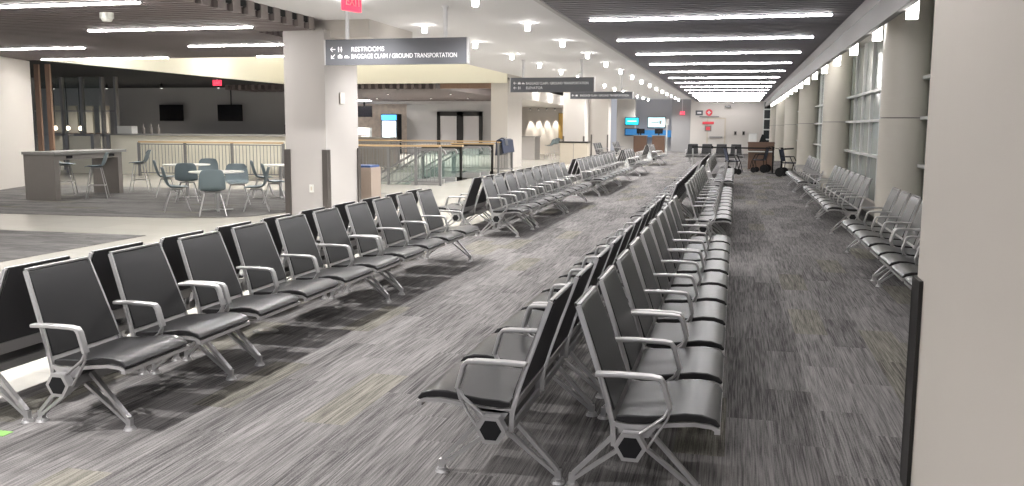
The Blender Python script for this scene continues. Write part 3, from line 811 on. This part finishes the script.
for k, (x0, x1) in enumerate(((-25.17, -23.94), (-22.2, -21.06))):
    t = empty('wall_screen', ((x0 + x1) / 2, 35.8, 1.78), math.radians(-6), ('left', 'right')[k] + ' black television on the grey restaurant wall', 'television', 'televisions on the restaurant wall')
    obj('display', bx(-.64, .64, -.03, .03, 0, .72), M['screen'], t, bevel=.008); obj('wall_mount', bx(-.1, .1, .03, .2, .3, .5), M['black'], t)
    if k: obj('cable', bx(-.015, .015, .08, .12, .7, 1.45), M['black'], t)
# storefront glazing and wood fins
sfm = B()
for x in (-24.4, -23.2, -22.38, -21.56, -21.0): box(sfm, x - .04, x + .04, 27.4, 27.55, 0, ZC)
box(sfm, -24.4, -21.0, 27.4, 27.55, 2.05, 2.09); box(sfm, -24.4, -21.0, 27.4, 27.55, 1.2, 1.28)
o = struct('window_restaurant', sfm, M['aluD'])
for a, b_ in ((-24.4, -23.2), (-23.2, -22.38), (-22.38, -21.56)): obj('pane', bx(a + .06, b_ - .06, 27.46, 27.48, 0, ZC), M['glass'], o)
for k, (x, y) in enumerate(((-18.94, 21.5), (-18.58, 21.5))):
    o = obj('wood_fin', bx(x - .075, x + .075, y - .03, y + .03, 0, ZC), M['woodfin']); setp(o, ('left', 'right')[k] + ' upright brown wood fin beside the cream wall end', 'wood fin', 'wood fins')
for k, x in enumerate((-26.6, -26.0, -25.4)):
    t = empty('pendant_lamp', (x, 31, 1.45), 0, '%s warm lamp from the left behind the restaurant glass' % ORD[k], 'lamp', 'warm restaurant lamps')
    b = B(); bmesh.ops.create_uvsphere(b, u_segments=14, v_segments=8, radius=.09); obj('globe', b, M['warm'], t, smooth=True)
    obj('stem', cyl(B(), (0, 0), .015, .13, ZC - 1.45, 8), M['black'], t)
for k in range(4):
    x = -28.6 + k * .78
    t = empty('shelf_unit', (x, 33.5, 0), 0, '%s tan shelving panel from the left behind restaurant glass' % ORD[k], 'shelf', 'panels behind the restaurant glass')
    obj('panel', bx(-.22, .22, 0, .1, .0, 2.4), M['kiosk'], t); obj('shelf', bx(-.22, .22, -.3, 0, 1.2, 1.24), M['walnut'], t)
# ------------------------------------------------------------------ escalators, railing, doors
railing('railing', [(-11.0, 23.25), (-7.75, 23.25)], [(-10.2, 23.25), (-9.25, 23.25), (-8.45, 23.25), (-7.75, 23.25)], 'baluster railing with wood handrail around the escalator opening, near side', nb=.11)
railing('railing', [(-14.5, 31.7), (-7.85, 31.7), (-7.85, 29.75)], [(-14.4, 31.7), (-12.2, 31.7), (-10, 31.7), (-7.85, 31.7), (-7.85, 29.78)], 'baluster railing with wood handrail along the far side of the escalator opening', nb=.11)
def escalator(y, label):
    t = empty('escalator', (-7.95, y, 0), 0, label, 'escalator', 'escalators')
    dx, dz = -5.2, -3.0
    for s in (-.55, .55):
        b = B(); prism(b, [(0, .08), (0, .88), (-.75, .88), (-.75 + dx, .88 + dz), (-.75 + dx, .05 + dz), (-.75, .05)], s - .01, s + .01); obj('balustrade', b, M['glass'], t)
        b = B(); prism(b, ribbon([(.04, .82), (0, .90), (-.05, .93), (-.75, .93), (-.75 + dx, .93 + dz)], .055), s - .04, s + .04); obj('handrail', b, M['steel'], t)
        b = B(); prism(b, ribbon([(0, .04), (-.75, .04), (-.75 + dx, .04 + dz)], .16), s - .06, s + .06); obj('skirt', b, M['alu'], t)
    b = B(); box(b, -.7, 0, -.49, .49, -.06, -.0)
    for k in range(16):
        x = -.75 - k * .325; z = -.06 - k * .1875
        box(b, x - .34, x, -.49, .49, z - .3, z)
    obj('steps', b, M['escal'], t)
escalator(24.75, 'nearer escalator descending behind the front railing'); escalator(28.45, 'farther escalator descending behind the front railing')
def guard_frame(y, x0, x1, label):
    t = empty('guard_frame', ((x0 + x1) / 2, y, 0), 0, label, 'barrier', 'dark frames at the escalator heads'); w = (x1 - x0) / 2
    b = B()
    for x in (-w, w - .07): box(b, x, x + .07, -.035, .035, 0, 1.0)
    box(b, -w, w, -.035, .035, .0, .09); box(b, -w, w, -.035, .035, .93, 1.0); obj('frame', b, M['guard'], t)
    obj('cap', bx(-w - .03, w + .03, -.07, .07, 1.0, 1.05), M['wood'], t); obj('panel', bx(-w + .07, w - .07, -.008, .008, .09, .93), M['glass'], t)
guard_frame(26.0, -9.25, -7.98, 'nearer dark metal barrier frame with wood cap at the escalators'); guard_frame(29.6, -9.45, -7.98, 'farther dark metal barrier frame with wood cap at the escalators')
# coat on the rail corner
o = empty('draped_jacket', (-7.85, 30.7, 0), 0, 'dark jacket draped over the far corner of the railing', 'jacket')
b = B(); prism(b, ribbon([(-.13, .62), (-.105, .95), (-.085, 1.13), (0, 1.165), (.085, 1.13), (.105, .95), (.14, .70)], .045), -.8, .75); obj('cloth', b, M['navy'], o, bevel=.015, seg=2)
b = B(); prism(b, ribbon([(-.12, .9), (-.09, 1.17), (0, 1.215), (.09, 1.17), (.12, .95)], .035), -.45, -.05); obj('sleeve', b, M['navyv'], o, bevel=.01, seg=2)
# grey double door
t = struct('door_2', box(box(box(bx(-17.05, -16.85, 50.4, 50.5, 0, 2.45), -14.5, -14.3, 50.4, 50.5, 0, 2.45), -15.85, -15.45, 50.4, 50.5, 0, 2.45), -17.05, -14.3, 50.4, 50.5, 2.2, 2.45), M['guard'])
t.location = (.05, 0, 0)
obj('leaf', bx(-16.85, -15.85, 50.44, 50.47, 0, 2.2), M['midwall'], t); obj('leaf', bx(-15.45, -14.5, 50.44, 50.47, 0, 2.2), M['midwall'], t)
# drinks fridge and bar corner
t = empty('drinks_fridge', (-19.65, 49.6, 0), 0, 'lit drinks fridge with blue header beside the bar', 'fridge')
obj('body', bx(-.5, .5, 0, .7, 0, 2.3), M['black'], t); obj('header', bx(-.46, .46, -.03, 0, 1.95, 2.25), M['fridgeb'], t)
obj('glass_door', bx(-.42, .42, -.03, 0, .25, 1.9), M['fridgel'], t); obj('handle', bx(.3, .34, -.07, -.03, .8, 1.5), M['aluD'], t)
t = empty('hanging_screen', (-21.15, 49.5, 2.12), 0, 'black screen hanging over the bar right of the square column', 'television')
obj('display', bx(-.48, .48, -.04, .04, 0, .64), M['screen'], t); obj('bracket', bx(-.05, .05, -.02, .02, .64, 1.1), M['black'], t)
t = empty('bar_counter', (-21.7, 46.5, 0), 0, 'white bar counter with steel top right of the square column', 'counter')
obj('front', bx(-1.8, 1.6, 0, .1, 0, 1.05), M['wallb'], t); obj('countertop', bx(-1.85, 1.65, -.1, .7, 1.05, 1.1), M['lam'], t); obj('back_shelf', bx(-1.8, 1.2, 2.2, 2.5, .0, 1.5), M['tablet'], t)
t = empty('ceiling_light', (0, 0, 0), 0, 'bright light panel over the bar right of the square column', 'ceiling light')
obj('diffuser', bx(-22.6, -20.2, 47.6, 48.2, 3.0, 3.03), M['ledl'], t); obj('housing', bx(-22.6, -20.2, 47.6, 48.2, 3.03, 3.09), M['mull'], t)
# bin by the column
t = empty('waste_bin', (-7.15, 16.75, -.002), 0, 'wood-panelled waste bin with blue top beside the square column', 'bin')
obj('cabinet', bx(-.22, .22, -.25, .25, .03, .79), M['binwood'], t, bevel=.006); obj('lid', bx(-.2, .2, -.23, .23, .79, .83), M['blue'], t); obj('plinth', bx(-.2, .2, -.22, .22, 0, .03), M['black'], t)
obj('door_line', bx(-.004, .004, -.254, -.25, .06, .76), M['lam'], t)

# ------------------------------------------------------------------ far lounge
t = empty('lounge_desk', (-10.1, 43.0, 0), 0, 'beige and grey desk in front of the spot-lit lounge wall', 'desk')
obj('front_panel', bx(-.7, .6, -.05, 0, 0, 1.1), M['pier'], t); obj('side_panel', bx(.55, .6, 0, 1.2, 0, 1.1), M['lam'], t); obj('worktop', bx(-.75, .65, -.08, 1.2, 1.1, 1.15), M['lamtop'], t)
t = empty('kiosk_counter', (-6.82, 38.9, 0), 0, 'beige boxed counter in front of the nearer far column', 'counter')
obj('body', bx(-.6, .6, -.3, .4, 0, .92), M['kiosk'], t); obj('top', bx(-.63, .63, -.33, .43, .92, .98), M['guard'], t); obj('panel_joint', bx(-.01, .01, -.306, -.3, .03, .9), M['lam'], t)
for k, (x, y, f) in enumerate(((-9.0, 44.2, 170), (-8.6, 46.0, 200), (-9.6, 48.5, 150))):
    place(stool0, False, x, y, f, '%s teal-grey stool from the camera beside the lounge desk' % ORD[k], 'stool', 'stools by the lounge desk')
t = empty('wall_picture', (-10.0, 52.9, .9), 0, 'tall narrow orange picture on the far lounge wall', 'picture')
obj('canvas', bx(-.25, .25, 0, .05, 0, 1.5), mat('orange_panel', (.65, .42, .12), .6, var=.3, scale=3), t); obj('frame', bx(-.28, .28, .05, .08, -.03, 1.53), M['lam'], t)
# information desk
o = struct('wall_info_blue', bx(-7.6, -4.3, 61.9, 62.5, .95, 1.42), M['bluesc'])
def wscreen(x0, x1, y, z0, z1, m, label):
    t = empty('display_screen', ((x0 + x1) / 2, y, z0), 0, label, 'screen')
    w = (x1 - x0) / 2; obj('bezel', bx(-w - .04, w + .04, 0, .08, -.04, z1 - z0 + .04), M['black'], t); obj('picture', bx(-w, w, -.012, 0, 0, z1 - z0), M[m], t)
    return t, w
t, w = wscreen(-7.15, -6.3, 60.1, 1.78, 2.22, 'cyan', 'cyan screen on the third far column'); obj('picture_band', bx(-.3, .3, -.016, -.012, .19, .26), M['palesc'], t)
t, w = wscreen(-7.15, -6.3, 60.1, 1.1, 1.5, 'bluesc', 'blue lower screen on the third far column below the cyan one')
t, w = wscreen(-5.9, -4.75, 62.5, 1.62, 2.28, 'palesc', 'large pale screen above the blue information desk wall')
b = B(); box(b, -.35, .15, -.016, -.012, .3, .36); box(b, .2, .34, -.016, -.012, .22, .46); obj('picture_mark', b, M['kiosk'], t)
for k, (x0, x1) in enumerate(((-6.5, -5.65), (-5.3, -4.5))):
    t = empty('service_desk', ((x0 + x1) / 2, 59.2, 0), 0, ('left', 'right')[k] + ' walnut service desk under the blue wall', 'desk', 'walnut service desks')
    w = (x1 - x0) / 2; obj('body', bx(-w, w, 0, .6, 0, 1.05), M['walnut'], t); obj('worktop', bx(-w - .03, w + .03, -.05, .65, 1.05, 1.1), M['lamtop'], t)
    m = empty('desk_monitor', ((x0 + x1) / 2, 59.5, 1.1), 0, ('left', 'right')[k] + ' black monitor on walnut service desk', 'monitor', 'monitors on service desks')
    obj('display', bx(-.26, .26, -.02, .02, .1, .42), M['screen'], m); obj('stand', bx(-.04, .04, -.02, .02, 0, .1), M['black'], m)
o = empty('sign_post', (-4.1, 55.5, 0), 0, 'thin white sign post before the service desks', 'post'); obj('pole', cyl(B(), (0, 0), .045, 0, 1.85, 12), M['mull'], o); obj('head', bx(-.12, .12, -.04, .04, 1.75, 2.1), M['mull'], o); obj('foot', cyl(B(), (0, 0), .18, 0, .02, 16), M['aluD'], o)
exit_sign(-3.55, 61.45, 2.45, 'small red exit sign on the grey end wall', .3, .22)

# ------------------------------------------------------------------ podium end of the hall
t = empty('gate_podium', (.92, 35.6, 0), 0, 'walnut gate podium at the far end of the right aisle', 'podium')
obj('body', bx(-.46, .46, -.25, .4, .0, 1.02), M['walnut'], t); obj('top_panel', bx(-.48, .48, -.3, -.25, .78, 1.08), M['walnut'], t); obj('worktop', bx(-.5, .5, -.26, .45, 1.02, 1.06), M['lam'], t)
obj('shelf_strip', bx(-.48, .48, -.34, -.25, .70, .74), M['tablet'], t); pass
o = obj('monitor_back', bx(-.16, .14, 0, .06, 0, .34), M['paper'], bevel=.02); o.location = (.62, 35.7, 1.061); setp(o, 'white monitor standing on the walnut gate podium', 'monitor')
o = empty('desk_phone', (.98, 35.65, 1.061), 0, 'dark handset device on the walnut gate podium', 'phone'); obj('body', prism(B(), [(-.14, 0), (.14, 0), (.05, .3), (-.04, .3)], -.06, .06), M['black'], o)
def stanchion(x, y, m, label, belt=None):
    t = empty('stanchion', (x, y, 0), 0, label, 'stanchion', 'belt stanchions')
    b = B(); cyl(b, (0, 0), .03, .02, .94, 14); obj('post', b, M[m], t)
    b = B(); cyl(b, (0, 0), .17, 0, .025, 20, r2=.15); obj('base', b, M[m], t)
    b = B(); cyl(b, (0, 0), .042, .84, .95, 14); obj('head', b, M['black'], t)
    if belt:
        b = B(); q = Vector((belt[0] - x, belt[1] - y, 0)); q *= (q.length - .06) / q.length; bar(b, (0, 0, .89), (q.x, q.y, .89), .004, .055); obj('belt', b, M['black'], t)
PS = [(-1.55, 34.3, 'alu'), (-.85, 34.0, 'alu'), (.0, 33.4, 'alu'), (1.28, 33.2, 'black'), (1.52, 32.0, 'black')]
for i, (x, y, m) in enumerate(PS):
    nx = PS[i + 1] if i + 1 < len(PS) and i != 3 else ((2.0, 33.4) if i == 4 else None)
    stanchion(x, y, m, '%s belt stanchion from the left, before the end wall, %s post' % (ORD[i], 'silver' if m == 'alu' else 'black'), nx[:2] if nx else None)
def make_wheelchair():
    t = empty('wheelchair', (0, 0, 0))
    for s in (-.22, .22):
        b = B(); tube(b, [(.30, s, .10), (.22, s, .45), (-.18, s, .48), (-.24, s, .75), (-.28, s, .92), (-.40, s, .94)], .013, 8); tube(b, [(-.18, s, .48), (-.22, s, .15)], .013, 8); tube(b, [(.22, s, .45), (.16, s, .12)], .013, 8)
        tube(b, [(-.2, s, .66), (.1, s, .66), (.2, s, .46)], .016, 8); obj('side_frame', b, M['black'], t)
        for x, r in ((-.22, .15), (.16, .10)):
            b = B(); cyl(b, (0, 0), r, -.015, .015, 24); cyl(b, (0, 0), r * .45, -.02, .02, 14); o = obj('wheel', b, M['black'], t); o.location = (x, s * 1.1, r); o.rotation_euler = (PI / 2, 0, 0)
        b = B(); box(b, .28, .44, s - .07, s + .07, .09, .105); obj('footrest', b, M['aluD'], t)
    b = B(); box(b, -.18, .22, -.2, .2, .44, .475); obj('seat', b, M['navy'], t, bevel=.01)
    b = B(); prism(b, [(-.17, .5), (-.26, .9), (-.285, .9), (-.2, .5)], -.2, .2); obj('backrest', b, M['navy'], t)
    return t
wc = make_wheelchair()
for i, (x, y, f, lab) in enumerate(((-.1, 32.3, 15, 'navy wheelchair parked left of the gate podium'), (.85, 33.9, 165, 'dark wheelchair in front of the gate podium'), (1.72, 31.3, -20, 'dark wheelchair near the beige columns right of the black stanchions'))):
    w_ = wc if i == 0 else copy_tree(wc); w_.location = (x, y, 0); w_.rotation_euler = (0, 0, math.radians(f)); setp(w_, lab, 'wheelchair', 'wheelchairs by the podium')

# ------------------------------------------------------------------ world, camera, view
w = bpy.data.worlds.new('World'); S.world = w; w.use_nodes = True
bg = w.node_tree.nodes['Background']; bg.inputs[0].default_value = (.9, .92, 1, 1); bg.inputs[1].default_value = .4
f, p, psi, r = 900., math.radians(7.36), math.radians(13.87), math.radians(.3)
fw = Vector((-math.sin(psi) * math.cos(p), math.cos(psi) * math.cos(p), -math.sin(p)))
rt = Vector((math.cos(psi), math.sin(psi), 0)); up = rt.cross(fw)
rt2 = rt * math.cos(r) + up * math.sin(r); up2 = up * math.cos(r) - rt * math.sin(r)
cam = bpy.data.cameras.new('Camera'); cam.sensor_width = 36; cam.lens = f * 36 / 1024; cam.clip_start = .05; cam.clip_end = 300
co = bpy.data.objects.new('Camera', cam); COL.objects.link(co)
mw = Matrix((rt2, up2, -fw)).transposed().to_4x4(); mw.translation = (0, 0, 1.6); co.matrix_world = mw
S.camera = co
S.view_settings.view_transform = 'Standard'; S.view_settings.look = 'None'
S.view_settings.exposure = .28; S.view_settings.gamma = 1; S.view_settings.use_curve_mapping = False
S.cycles.use_denoising = True; S.cycles.use_light_tree = True; S.cycles.max_bounces = 8; S.cycles.diffuse_bounces = 4
S.cycles.sample_clamp_indirect = 6
